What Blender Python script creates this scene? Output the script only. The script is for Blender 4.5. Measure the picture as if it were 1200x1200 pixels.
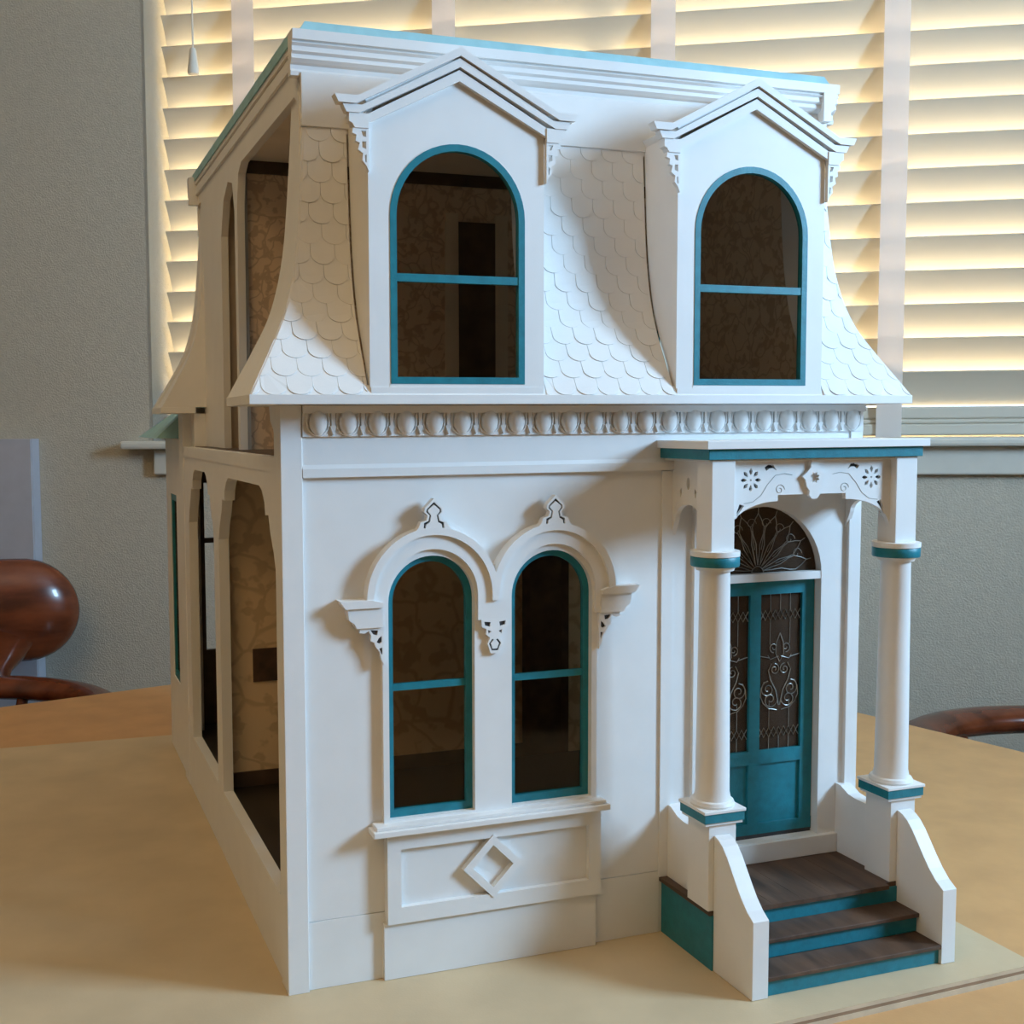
import bpy, bmesh, math, random
import numpy as np
from mathutils import Vector, Matrix
from mathutils.geometry import tessellate_polygon

for o in list(bpy.data.objects):
    bpy.data.objects.remove(o)
SC = bpy.context.scene
COL = SC.collection
S = 0.01            # every length below is in centimetres
R = math.radians
PI = math.pi
random.seed(7)

# ---------------------------------------------------------------- camera
F_PX, CX, CY, CZ = 1340.93, -14.7599, -68.1945, 35.6671
PITCH, YAW, ROLL, UX, UY = 0.0716591, 0.3237948, -0.00738315, 478.072, 594.085
fw = Vector((math.sin(YAW)*math.cos(PITCH), math.cos(YAW)*math.cos(PITCH), -math.sin(PITCH)))
rt = Vector((math.cos(YAW), -math.sin(YAW), 0))
up = rt.cross(fw)
rt2 = rt*math.cos(ROLL) + up*math.sin(ROLL)
up2 = -rt*math.sin(ROLL) + up*math.cos(ROLL)
cd = bpy.data.cameras.new('camera')
cam = bpy.data.objects.new('camera', cd)
COL.objects.link(cam)
M = Matrix((rt2, up2, -fw)).transposed().to_4x4()
M.translation = Vector((CX, CY, CZ))*S
cam.matrix_world = M
cd.sensor_width = 36
cd.sensor_fit = 'HORIZONTAL'
cd.lens = F_PX/1200*36
cd.shift_x = (600-UX)/1200
cd.shift_y = -(600-UY)/1200
cd.clip_start = 0.01
SC.camera = cam

# room frame: u along the window wall, w out from it into the room
HEAD = R(-28.47)
ROOM = (11.55, 149.31)
FLOOR_Z, CEIL_Z = -75.0, 172.0
U0, U1, W0, W1 = -170.0, 235.0, 6.0, 330.0
def room_pt(u, w, z):
    c, s = math.cos(HEAD), math.sin(HEAD)
    return Vector((ROOM[0]+u*c+w*s, ROOM[1]+u*s-w*c, z))*S

# ---------------------------------------------------------------- world and light
wd = bpy.data.worlds.new('daylight')
SC.world = wd
wd.use_nodes = True
bg = wd.node_tree.nodes['Background']
bg.inputs[0].default_value = (0.62, 0.80, 1.0, 1)
bg.inputs[1].default_value = 2.5

def area(name, p, target, sx, sy, power, color):
    l = bpy.data.lights.new(name, 'AREA')
    l.shape = 'RECTANGLE'
    l.size, l.size_y = sx*S, sy*S
    l.energy = power
    l.color = color
    o = bpy.data.objects.new(name, l)
    COL.objects.link(o)
    o.location = p
    o.rotation_euler = (target-p).to_track_quat('-Z', 'Y').to_euler()
    return o
# daylight in the opening of the side window (right wall)
KW0, KW1, KZ0, KZ1 = 116.0, 156.0, 66.0, 120.0
area('side_window_daylight', room_pt(U1+3, (KW0+KW1)/2, (KZ0+KZ1)/2), room_pt(0, (KW0+KW1)/2, (KZ0+KZ1)/2),
     KW1-KW0, KZ1-KZ0, 46, (0.43, 0.70, 1.0))
# added warm fill from an unseen source in the near room, washing the ceiling
area('warm_fill_light', room_pt(15, 235, 105), room_pt(15, 235, 200), 40, 40, 22, (1.0, 0.70, 0.33))
# sun on the outside of the blinds
sun = bpy.data.lights.new('sun', 'SUN')
sun.energy = 52.0
sun.angle = R(0.5)
sun.color = (1.0, 0.86, 0.62)
so = bpy.data.objects.new('sun', sun)
COL.objects.link(so)
so.rotation_euler = (room_pt(-30, 100, 0)-room_pt(0, 0, 46)).to_track_quat('-Z', 'Y').to_euler()

SC.view_settings.view_transform = 'Standard'
SC.view_settings.look = 'None'
SC.view_settings.exposure = 0.09
SC.view_settings.gamma = 1.0
SC.view_settings.use_curve_mapping = False

# ---------------------------------------------------------------- materials
def new_mat(name):
    m = bpy.data.materials.new(name)
    m.use_nodes = True
    nt = m.node_tree
    return m, nt, nt.nodes['Principled BSDF']

def mat(name, col, rough=0.5, var=0.06, scale=60.0, bump=0.0, bscale=400.0, spec=0.5, coat=0.0, stretch=None, bdist=0.0004):
    m, nt, b = new_mat(name)
    tc = nt.nodes.new('ShaderNodeTexCoord')
    src = tc.outputs['Object']
    if stretch:
        mp = nt.nodes.new('ShaderNodeMapping')
        mp.inputs['Scale'].default_value = stretch
        nt.links.new(src, mp.inputs[0])
        src = mp.outputs[0]
    n = nt.nodes.new('ShaderNodeTexNoise')
    n.inputs['Scale'].default_value = scale
    n.inputs['Detail'].default_value = 5
    nt.links.new(src, n.inputs[0])
    r = nt.nodes.new('ShaderNodeValToRGB')
    r.color_ramp.elements[0].position = 0.3
    r.color_ramp.elements[1].position = 0.7
    lo = [max(0, c*(1-var)) for c in col]
    hi = [min(1, c*(1+var)) for c in col]
    r.color_ramp.elements[0].color = (*lo, 1)
    r.color_ramp.elements[1].color = (*hi, 1)
    nt.links.new(n.outputs[0], r.inputs[0])
    nt.links.new(r.outputs[0], b.inputs['Base Color'])
    b.inputs['Roughness'].default_value = rough
    b.inputs['Specular IOR Level'].default_value = spec
    b.inputs['Coat Weight'].default_value = coat
    if bump:
        n2 = nt.nodes.new('ShaderNodeTexNoise')
        n2.inputs['Scale'].default_value = bscale
        n2.inputs['Detail'].default_value = 3
        nt.links.new(src, n2.inputs[0])
        bp = nt.nodes.new('ShaderNodeBump')
        bp.inputs['Strength'].default_value = bump
        bp.inputs['Distance'].default_value = bdist
        nt.links.new(n2.outputs[0], bp.inputs['Height'])
        nt.links.new(bp.outputs[0], b.inputs['Normal'])
    return m

WHITE = mat('white_paint', (0.80, 0.79, 0.77), 0.45, 0.02, 40, 0.07, 900)
TEAL = mat('teal_paint', (0.010, 0.185, 0.235), 0.42, 0.14, 150, 0.35, 700)
AQUA = mat('pale_aqua_paint', (0.30, 0.55, 0.60), 0.45, 0.1, 60, 0.3, 500)
TREAD = mat('stained_tread_wood', (0.085, 0.045, 0.026), 0.5, 0.5, 90, 0.4, 300, stretch=(1, 0.18, 1))
TREAD_S = mat('stained_tread_edge', (0.085, 0.045, 0.026), 0.5, 0.4, 90)
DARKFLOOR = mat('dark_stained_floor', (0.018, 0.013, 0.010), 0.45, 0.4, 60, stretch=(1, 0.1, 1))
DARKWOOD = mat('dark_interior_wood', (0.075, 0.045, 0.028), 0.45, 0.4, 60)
PLAINWALL = mat('plain_interior_paint', (0.82, 0.70, 0.54), 0.7, 0.08, 30)
CEILING_IN = mat('interior_ceiling_paint', (0.85, 0.76, 0.64), 0.7, 0.05, 30)
SILVER = mat('silver_leading', (0.36, 0.35, 0.32), 0.35, 0.1, 300)
SILVER.node_tree.nodes['Principled BSDF'].inputs['Metallic'].default_value = 0.8
BOARD = mat('pale_board_face', (0.56, 0.435, 0.27), 0.62, 0.10, 14, 0.2, 600)
PLY_L = mat('plywood_light_veneer', (0.60, 0.47, 0.32), 0.7, 0.12, 60)
PLY_D = mat('plywood_dark_veneer', (0.30, 0.19, 0.11), 0.7, 0.15, 60)
TABLE = mat('tan_table_top', (0.58, 0.32, 0.13), 0.55, 0.08, 25, 0.2, 500)
CHAIRWOOD = mat('polished_red_brown_wood', (0.15, 0.036, 0.012), 0.25, 0.45, 30, coat=0.25, stretch=(0.25, 1, 1))
WALLP = mat('textured_grey_wall_paint', (0.52, 0.475, 0.38), 0.75, 0.05, 80, 0.75, 330, bdist=0.0022)
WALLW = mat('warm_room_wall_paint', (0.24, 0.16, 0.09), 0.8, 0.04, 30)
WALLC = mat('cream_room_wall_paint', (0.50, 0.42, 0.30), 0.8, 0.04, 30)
CEILP = mat('white_ceiling_paint', (0.75, 0.72, 0.66), 0.8, 0.02, 30)
ROOMFLOOR = mat('brown_wood_floor', (0.12, 0.06, 0.03), 0.5, 0.3, 20, stretch=(0.2, 1, 1))
TRIM = mat('white_window_trim', (0.62, 0.60, 0.52), 0.5, 0.03, 30)
REVEAL = mat('white_window_reveal', (0.80, 0.77, 0.70), 0.6, 0.03, 30)
CABINET = mat('white_cabinet_paint', (0.46, 0.46, 0.50), 0.6, 0.04, 40)
CORD = mat('white_cord', (0.8, 0.76, 0.66), 0.6, 0.03, 80)
GAP_SHADE = mat('painted_gap_shade', (0.05, 0.05, 0.055), 0.7, 0.1, 60)  # dark colour standing in for shade inside holes and gaps
METAL = mat('brushed_metal', (0.4, 0.4, 0.4), 0.35, 0.05, 80)

def mix_transl(name, col, amount, rough=0.5):
    m, nt, b = new_mat(name)
    b.inputs['Base Color'].default_value = (*col, 1)
    b.inputs['Roughness'].default_value = rough
    tr = nt.nodes.new('ShaderNodeBsdfTranslucent')
    tr.inputs[0].default_value = (*col, 1)
    mx = nt.nodes.new('ShaderNodeMixShader')
    mx.inputs[0].default_value = amount
    out = nt.nodes['Material Output']
    nt.links.new(b.outputs[0], mx.inputs[1])
    nt.links.new(tr.outputs[0], mx.inputs[2])
    nt.links.new(mx.outputs[0], out.inputs[0])
    n = nt.nodes.new('ShaderNodeTexNoise')
    n.inputs['Scale'].default_value = 40
    return m
SLAT = mix_transl('cream_slat', (0.59, 0.545, 0.45), 0.02)
TAPE = mix_transl('cloth_ladder_tape', (0.95, 0.90, 0.86), 0.5, 0.9)

DIFFUSER = mix_transl('white_light_diffuser', (0.92, 0.88, 0.80), 0.85, 0.9)  # spreads the light entering the added doll house side windows

def glass_mat(name, tint, amount):
    m, nt, b = new_mat(name)
    nt.nodes.remove(b)
    out = nt.nodes['Material Output']
    tp = nt.nodes.new('ShaderNodeBsdfTransparent')
    tp.inputs[0].default_value = (*tint, 1)
    gl = nt.nodes.new('ShaderNodeBsdfGlossy')
    gl.inputs['Roughness'].default_value = 0.06
    fr = nt.nodes.new('ShaderNodeFresnel')
    fr.inputs[0].default_value = 1.45
    mu = nt.nodes.new('ShaderNodeMath')
    mu.operation = 'MULTIPLY'
    mu.inputs[1].default_value = amount
    nt.links.new(fr.outputs[0], mu.inputs[0])
    mx = nt.nodes.new('ShaderNodeMixShader')
    nt.links.new(mu.outputs[0], mx.inputs[0])
    nt.links.new(tp.outputs[0], mx.inputs[1])
    nt.links.new(gl.outputs[0], mx.inputs[2])
    nt.links.new(mx.outputs[0], out.inputs[0])
    return m
GLASS = glass_mat('clear_glazing', (0.90, 0.88, 0.85), 0.4)
LEADGLASS = glass_mat('tinted_leaded_glass', (0.62, 0.55, 0.50), 0.5)
_nt = LEADGLASS.node_tree
_df = _nt.nodes.new('ShaderNodeBsdfDiffuse')
_df.inputs[0].default_value = (0.10, 0.065, 0.045, 1)  # brown diffuse stands in for the room reflected in the glass
_mx = _nt.nodes.new('ShaderNodeMixShader')
_mx.inputs[0].default_value = 0.45
_old = [n for n in _nt.nodes if n.type == 'MIX_SHADER' and n is not _mx][0]
_nt.links.new(_old.outputs[0], _mx.inputs[1])
_nt.links.new(_df.outputs[0], _mx.inputs[2])
_nt.links.new(_mx.outputs[0], _nt.nodes['Material Output'].inputs[0])

def wallpaper(name, base, ink, scale):
    m, nt, b = new_mat(name)
    tc = nt.nodes.new('ShaderNodeTexCoord')
    nz = nt.nodes.new('ShaderNodeTexNoise')
    nz.inputs['Scale'].default_value = scale*0.6
    nt.links.new(tc.outputs['Object'], nz.inputs[0])
    va = nt.nodes.new('ShaderNodeVectorMath')
    va.operation = 'MULTIPLY_ADD'
    va.inputs[1].default_value = (0.05, 0.05, 0.05)
    nt.links.new(nz.outputs['Color'], va.inputs[0])
    nt.links.new(tc.outputs['Object'], va.inputs[2])
    wv = nt.nodes.new('ShaderNodeTexVoronoi')
    wv.feature = 'DISTANCE_TO_EDGE'
    wv.inputs['Scale'].default_value = scale
    nt.links.new(va.outputs[0], wv.inputs[0])
    r1 = nt.nodes.new('ShaderNodeValToRGB')
    r1.color_ramp.elements[0].position = 0.02
    r1.color_ramp.elements[1].position = 0.06
    r1.color_ramp.elements[0].color = (1, 1, 1, 1)
    r1.color_ramp.elements[1].color = (0, 0, 0, 1)
    nt.links.new(wv.outputs['Distance'], r1.inputs[0])
    n2 = nt.nodes.new('ShaderNodeTexNoise')
    n2.inputs['Scale'].default_value = scale*2.4
    n2.inputs['Detail'].default_value = 2
    nt.links.new(tc.outputs['Object'], n2.inputs[0])
    r2 = nt.nodes.new('ShaderNodeValToRGB')
    r2.color_ramp.elements[0].position = 0.54
    r2.color_ramp.elements[1].position = 0.60
    nt.links.new(n2.outputs[0], r2.inputs[0])
    mm = nt.nodes.new('ShaderNodeMath')
    mm.operation = 'MAXIMUM'
    nt.links.new(r1.outputs[0], mm.inputs[0])
    nt.links.new(r2.outputs[0], mm.inputs[1])
    m2 = nt.nodes.new('ShaderNodeMath')
    m2.operation = 'MULTIPLY'
    m2.inputs[1].default_value = 0.8
    nt.links.new(mm.outputs[0], m2.inputs[0])
    mx = nt.nodes.new('ShaderNodeMix')
    mx.data_type = 'RGBA'
    mx.inputs[6].default_value = (*base, 1)
    mx.inputs[7].default_value = (*ink, 1)
    nt.links.new(m2.outputs[0], mx.inputs[0])
    nt.links.new(mx.outputs[2], b.inputs['Base Color'])
    b.inputs['Roughness'].default_value = 0.7
    return m
PAPER_UP = wallpaper('scroll_wallpaper', (0.82, 0.64, 0.46), (0.56, 0.41, 0.28), 52)
PAPER_DN = wallpaper('toile_wallpaper', (0.80, 0.60, 0.37), (0.60, 0.43, 0.25), 26)

# ---------------------------------------------------------------- mesh helpers
def box(bm, x0, x1, y0, y1, z0, z1):
    vs = [bm.verts.new(Vector(p)*S) for p in
          [(x0, y0, z0), (x1, y0, z0), (x1, y1, z0), (x0, y1, z0), (x0, y0, z1), (x1, y0, z1), (x1, y1, z1), (x0, y1, z1)]]
    for f in [(3, 2, 1, 0), (4, 5, 6, 7), (0, 1, 5, 4), (1, 2, 6, 5), (2, 3, 7, 6), (3, 0, 4, 7)]:
        bm.faces.new([vs[i] for i in f])

def mp(plane, p, q, a):
    return {'xz': (p, a, q), 'yz': (a, p, q), 'xy': (p, q, a)}[plane]

def sheet(bm, loops, plane, a, b):
    """a flat board: outline loops[0] with holes loops[1:], between depths a and b"""
    tri = tessellate_polygon([[Vector((p, q, 0)) for p, q in lp] for lp in loops])
    flat = [pq for lp in loops for pq in lp]
    A = [bm.verts.new(Vector(mp(plane, p, q, a))*S) for p, q in flat]
    Bv = [bm.verts.new(Vector(mp(plane, p, q, b))*S) for p, q in flat]
    for t in tri:
        try:
            bm.faces.new([A[i] for i in t])
            bm.faces.new([Bv[i] for i in reversed(t)])
        except ValueError:
            pass
    k = 0
    for lp in loops:
        n = len(lp)
        for i in range(n):
            j = (i+1) % n
            try:
                bm.faces.new([A[k+i], A[k+j], Bv[k+j], Bv[k+i]])
            except ValueError:
                pass
        k += n

def lathe(bm, c, prof, n=28):
    rings = []
    for r, z in prof:
        rings.append([bm.verts.new(Vector((c[0]+r*math.cos(2*PI*i/n), c[1]+r*math.sin(2*PI*i/n), z))*S) for i in range(n)])
    for a, b in zip(rings, rings[1:]):
        for i in range(n):
            bm.faces.new([a[i], a[(i+1) % n], b[(i+1) % n], b[i]])
    bm.faces.new(list(reversed(rings[0])))
    bm.faces.new(rings[-1])

def tube(bm, pts, r, n=6, closed=False, flat=1.0):
    pts = [Vector(p) for p in pts]
    rings = []
    N = len(pts)
    for i, p in enumerate(pts):
        t = (pts[min(i+1, N-1)]-pts[max(i-1, 0)]).normalized()
        ref = Vector((0, 0, 1)) if abs(t.z) < 0.9 else Vector((0, 1, 0))
        a = t.cross(ref).normalized()
        b = t.cross(a).normalized()
        rr = r[i] if isinstance(r, (list, tuple)) else r
        rings.append([bm.verts.new((p+a*rr*math.cos(2*PI*k/n)+b*rr*flat*math.sin(2*PI*k/n))*S) for k in range(n)])
    for a, b in zip(rings, rings[1:]):
        for k in range(n):
            bm.faces.new([a[k], a[(k+1) % n], b[(k+1) % n], b[k]])
    bm.faces.new(list(reversed(rings[0])))
    bm.faces.new(rings[-1])

def finish(name, bm, material, parent=None, smooth=None, bevel=0.0):
    bmesh.ops.recalc_face_normals(bm, faces=bm.faces)
    me = bpy.data.meshes.new(name)
    bm.to_mesh(me)
    bm.free()
    me.materials.append(material)
    if smooth is not None:
        me.shade_smooth()
        me.set_sharp_from_angle(angle=R(smooth))
    o = bpy.data.objects.new(name, me)
    COL.objects.link(o)
    if parent:
        o.parent = parent
    if bevel:
        b = o.modifiers.new('bevel', 'BEVEL')
        b.width = bevel*S
        b.segments = 2
        b.limit_method = 'ANGLE'
        b.angle_limit = R(40)
    return o

def part(name, material, parent, *shapes, smooth=None, bevel=0.0):
    """shapes: tuples ('box', ...), ('sheet', loops, plane, a, b), ('lathe', ...), ('tube', ...)"""
    bm = bmesh.new()
    for s in shapes:
        {'box': box, 'sheet': sheet, 'lathe': lathe, 'tube': tube}[s[0]](bm, *s[1:])
    return finish(name, bm, material, parent, smooth, bevel)

def empty(name, label, cat, loc=(0, 0, 0), rz=0, group=None):
    o = bpy.data.objects.new(name, None)
    COL.objects.link(o)
    o.empty_display_size = 0.05
    o.location = Vector(loc)*S
    o.rotation_euler = (0, 0, rz)
    o['label'] = label
    o['category'] = cat
    if group:
        o['group'] = group
    return o

def tag(o, label=None, cat=None, kind=None):
    if label:
        o['label'] = label
    if cat:
        o['category'] = cat
    if kind:
        o['kind'] = kind
    return o

def dup(o, parent, loc=(0, 0, 0)):
    c = o.copy()
    COL.objects.link(c)
    c.parent = parent
    c.location = Vector(loc)*S
    return c

def in_room(o):
    o.location = Vector((ROOM[0], ROOM[1], 0))*S
    o.rotation_euler = (0, 0, HEAD)
    return o

def arc(cx, cz, r, a0, a1, n=20):
    return [(cx+r*math.cos(R(a0+(a1-a0)*i/n)), cz+r*math.sin(R(a0+(a1-a0)*i/n))) for i in range(n+1)]

def arch_loop(cx, hw, z0, zs, n=24):
    """round-headed opening: centre cx, half width hw, from z0, springing at zs"""
    return [(cx+hw, z0)] + arc(cx, zs, hw, 0, 180, n) + [(cx-hw, z0)]

# ---------------------------------------------------------------- the room
def rbox(name, material, u0, u1, w0, w1, z0, z1, parent=None):
    o = part(name, material, parent, ('box', u0, u1, -w1, -w0, z0, z1))
    if not parent:
        in_room(o)
    return o
WIN_U0, WIN_U1, WIN_Z0, WIN_Z1 = -1.0, 162.0, 33.0, 138.0
floor = tag(rbox('floor', ROOMFLOOR, U0-10, U1+10, W0-20, W1+10, FLOOR_Z-8, FLOOR_Z), kind='structure')
ceiling = tag(rbox('ceiling', CEILP, U0-10, U1+10, W0-20, W1+10, CEIL_Z, CEIL_Z+8), kind='structure')
wb = part('wall_back', WALLP, None, ('sheet', [[(U0-10, FLOOR_Z), (U1+10, FLOOR_Z), (U1+10, CEIL_Z), (U0-10, CEIL_Z)],
          [(WIN_U0, WIN_Z0-1.5), (WIN_U1, WIN_Z0-1.5), (WIN_U1, WIN_Z1), (WIN_U0, WIN_Z1)]], 'xz', -W0, -W0+15))
tag(in_room(wb), kind='structure')
wl = tag(rbox('wall_left', WALLC, U0-10, U0, W0, W1, FLOOR_Z, CEIL_Z), kind='structure')
wf = tag(rbox('wall_front', WALLW, U0-10, U1+10, W1, W1+10, FLOOR_Z, CEIL_Z), kind='structure')
wr = part('wall_right', WALLW, None, ('sheet', [[(-W1, FLOOR_Z), (-W0, FLOOR_Z), (-W0, CEIL_Z), (-W1, CEIL_Z)],
          [(-KW1, KZ0), (-KW0, KZ0), (-KW0, KZ1), (-KW1, KZ1)]], 'yz', U1, U1+18))
tag(in_room(wr), kind='structure')
# side window frame in the right wall
w2 = part('window_2', TRIM, None,
          ('sheet', [[(-KW1-6, KZ0-6), (-KW0+6, KZ0-6), (-KW0+6, KZ1+6), (-KW1-6, KZ1+6)],
                     [(-KW1, KZ0), (-KW0, KZ0), (-KW0, KZ1), (-KW1, KZ1)]], 'yz', U1-1.5, U1))
tag(in_room(w2), kind='structure')
# main window: reveal boards, sill, apron, sash and pane
w1 = part('window_1', REVEAL, None,
          ('box', WIN_U0-0.6, WIN_U0, -W0, 9, WIN_Z0, WIN_Z1), ('box', WIN_U1, WIN_U1+0.6, -W0, 9, WIN_Z0, WIN_Z1),
          ('box', WIN_U0, WIN_U1, -W0, 9, WIN_Z1, WIN_Z1+0.6))
tag(in_room(w1), kind='structure')
part('window_sill', TRIM, w1, ('box', WIN_U0-5, WIN_U1+5, -10.0, -W0+0.1, 31.6, 33.1), ('box', WIN_U0, WIN_U1, -W0, 9, 31.6, 33.0), bevel=0.5)
part('window_apron', TRIM, w1, ('box', WIN_U0+0.5, WIN_U1+0.5, -W0-1.6, -W0, 27.0, 31.6), bevel=0.3)
part('window_sash', TRIM, w1,
     ('sheet', [[(WIN_U0, WIN_Z0), (WIN_U1, WIN_Z0), (WIN_U1, WIN_Z1), (WIN_U0, WIN_Z1)],
                [(WIN_U0+4, WIN_Z0+4), (79, WIN_Z0+4), (79, WIN_Z1-4), (WIN_U0+4, WIN_Z1-4)],
                [(83, WIN_Z0+4), (WIN_U1-4, WIN_Z0+4), (WIN_U1-4, WIN_Z1-4), (83, WIN_Z1-4)]], 'xz', 6, 8.5))
part('window_pane', GLASS, w1, ('box', WIN_U0+3, WIN_U1-3, 7.0, 7.3, WIN_Z0+3, WIN_Z1-3))

# ---------------------------------------------------------------- blind
bl = in_room(empty('window_blind', 'cream horizontal slat blind with pale cloth tapes closed over the window', 'blind'))
bl.location = Vector((ROOM[0], ROOM[1], 0))*S
PITCHS, SW, TILT = 5.5, 6.3, R(60)
BU0, BU1 = WIN_U0+1.5, WIN_U1-0.4
bm = bmesh.new()
prof = []
for i in range(9):
    t = -1+2*i/8
    prof.append((t*SW/2, 0.28*(1-t*t)))
ring = []
for sgn, off in ((1, 0.0), (-1, -0.3)):
    pr_ = prof if sgn > 0 else list(reversed(prof))
    for a, h in pr_:
        ring.append((a, h+off))
# room-side edge up: local y = -w (room side is -y)
def slat_pt(a, h):
    return (-a*math.cos(TILT)+h*math.sin(TILT), a*math.sin(TILT)+h*math.cos(TILT))
L = [bm.verts.new(Vector((BU0, *slat_pt(a, h)))*S) for a, h in ring]
Rr = [bm.verts.new(Vector((BU1, *slat_pt(a, h)))*S) for a, h in ring]
nr = len(ring)
for i in range(nr):
    j = (i+1) % nr
    bm.faces.new([L[i], L[j], Rr[j], Rr[i]])
bm.faces.new(L)
bm.faces.new(list(reversed(Rr)))
slat = finish('slat', bm, SLAT, bl, smooth=40)
top_line = 104.4
zs = [top_line + PITCHS*k - 0.5*SW*math.sin(TILT) for k in range(-11, 6)]
for k, z in enumerate(zs):
    o = slat if k == 0 else dup(slat, bl)
    o.location = Vector((0, 0, z))*S
part('bottom_rail', SLAT, bl, ('box', BU0, BU1, -2.6, 2.6, 33.3, 35.2), ('box', BU0, BU1, -2.3, 2.3, 35.2, 36.0), ('box', BU0, BU1, -1.9, 1.9, 36.0, 38.0), bevel=0.3)
part('headrail', SLAT, bl, ('box', BU0, BU1, -3.2, 3.2, 131, 138), bevel=0.2)
for u in (16.3, 52.3, 89.3, 126.3):
    part('ladder_tape', TAPE, bl, ('box', u-2.0, u+2.0, -3.15, -3.08, 32.9, 131), ('box', u-2.0, u+2.0, 3.05, 3.12, 33.2, 131))
part('pull_cord', CORD, bl, ('tube', [(7.3, -4.0, 131), (7.3, -4.0, 101.5)], 0.16))
part('cord_tassel', CORD, bl, ('lathe', (7.3, -4.0), [(0.45, 102.9), (0.62, 102.4), (0.75, 101), (1.05, 98.9), (0.95, 98.4), (0.3, 98.2)], 16), smooth=40)

# ---------------------------------------------------------------- cabinet against the wall
cb = in_room(empty('white_cabinet', 'plain pale blue-white cabinet against the grey wall behind the round-knobbed chair', 'cabinet'))
cb.location = Vector((ROOM[0], ROOM[1], 0))*S
part('body', CABINET, cb, ('box', -75, -23.4, -8.8, -W0-0.1, FLOOR_Z, 33.6))
part('door', CABINET, cb, ('box', -74.8, -49.2, -9.2, -8.8, FLOOR_Z+6, 33.6))
part('door', CABINET, cb, ('box', -48.9, -23.5, -9.2, -8.8, FLOOR_Z+6, 33.6))

# ---------------------------------------------------------------- table and board
tb = empty('dining_table', 'tan square topped dining table carrying the doll house board', 'table', (68.7, 110.5, 0), R(13.8))
part('table_top', TABLE, tb, ('box', -160, 0, -152, 0, -3.6, -0.85), bevel=0.2)
part('apron', TABLE, tb, ('box', -152, -8, -144, -142, -12, -3.6), ('box', -152, -8, -10, -8, -12, -3.6),
     ('box', -152, -150, -142, -10, -12, -3.6), ('box', -10, -8, -142, -10, -12, -3.6))
for x in (-152, -14):
    for y in (-144, -14):
        part('leg', TABLE, tb, ('box', x, x+6, y, y+6, FLOOR_Z, -3.6), bevel=0.4)

bb = empty('base_board', 'pale plywood base board lying on the table under the doll house', 'board')
outl = [(-44, -15.1), (47.4, -12.15), (47.4, 62.0), (-44, 66.5)]
part('board_face', BOARD, bb, ('sheet', [outl], 'xy', -0.03, 0.0))
def inset(p, e):
    return [(x+(e if x < 0 else -e), y+(e if y < 0 else -e)) for x, y in p]
part('veneer_layer', PLY_L, bb, ('sheet', [outl], 'xy', -0.27, -0.03))
part('veneer_layer', PLY_D, bb, ('sheet', [inset(outl, 0.03)], 'xy', -0.50, -0.27))
part('veneer_layer', PLY_L, bb, ('sheet', [outl], 'xy', -0.85, -0.50))

# ---------------------------------------------------------------- chairs
def make_chair(label, loc, rz, crest=True):
    c = empty('captains_chair', label, 'chair', loc, rz, 'dining chairs round the table')
    zf = 0
    bm = bmesh.new()
    seat = [(26*math.copysign(abs(math.cos(t))**0.7, math.cos(t)), 24*math.copysign(abs(math.sin(t))**0.7, math.sin(t))) for t in [2*PI*i/40 for i in range(40)]]
    sheet(bm, [seat], 'xy', 42, 46)
    finish('seat', bm, CHAIRWOOD, c, bevel=1.0)
    for sx in (-1, 1):
        for sy in (-1, 1):
            part('leg', CHAIRWOOD, c, ('tube', [(sx*24, sy*23, 0), (sx*22, sy*20, 15), (sx*20.5, sy*18, 28), (sx*19, sy*16, 42.5)], [1.4, 2.0, 2.3, 1.7], 12), smooth=60)
        part('stretcher', CHAIRWOOD, c, ('tube', [(sx*22.6, -21, 14), (sx*22.6, 0, 14), (sx*22.6, 21, 14)], [1.0, 1.6, 1.0], 10), smooth=60)
    bow = []
    for i in range(33):
        t = R(-38+256*i/32)
        bow.append((30*math.cos(t), 27*math.sin(t)-1, 66.3))
    part('arm_rail', CHAIRWOOD, c, ('tube', bow, 3.2, 12, False, 0.62), smooth=60)
    for t in (-25, 5, 40, 62, 78, 102, 118, 140, 175, 205):
        x, y = 29*math.cos(R(t)), 26*math.sin(R(t))-1
        part('spindle', CHAIRWOOD, c, ('tube', [(x*0.82, y*0.82, 45.5), (x*0.9, y*0.9, 55), (x, y, 66.1)], [0.9, 1.4, 0.9], 10), smooth=60)
    if not crest:
        return c
    # crest with rounded knob ends on two necks
    bm = bmesh.new()
    pts, rad = [], []
    for i in range(49):
        t = -math.cos(PI*i/48)
        x = 34*t
        pts.append((x, 27.5-5*t*t, 79.0 - 0.8*abs(t)))
        e = min(1.0, (1-abs(t))/0.27)
        rad.append(max(0.05, 9.2*math.sqrt(max(0, 1-(1-e)**2))))
    N = len(pts)
    rings = []
    for p, r in zip(pts, rad):
        rings.append([bm.verts.new(Vector((p[0], p[1]+r*0.5*math.cos(2*PI*k/24), p[2]+r*math.sin(2*PI*k/24)))*S) for k in range(24)])
    for a, b in zip(rings, rings[1:]):
        for k in range(24):
            bm.faces.new([a[k], a[(k+1) % 24], b[(k+1) % 24], b[k]])
    bm.faces.new(rings[0])
    bm.faces.new(list(reversed(rings[-1])))
    finish('crest_rail', bm, CHAIRWOOD, c, smooth=60)
    for sx in (-1, 1):
        part('crest_post', CHAIRWOOD, c, ('tube', [(sx*18.5, 22, 66), (sx*19.5, 23.6, 69), (sx*22, 24.6, 74)], [2.4, 2.8, 5.0], 14), smooth=60)
    return c
make_chair('red-brown wooden armchair with a large rounded crest knob left of the doll house', (-33.7, 114.0, FLOOR_Z), R(13.8))
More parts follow.
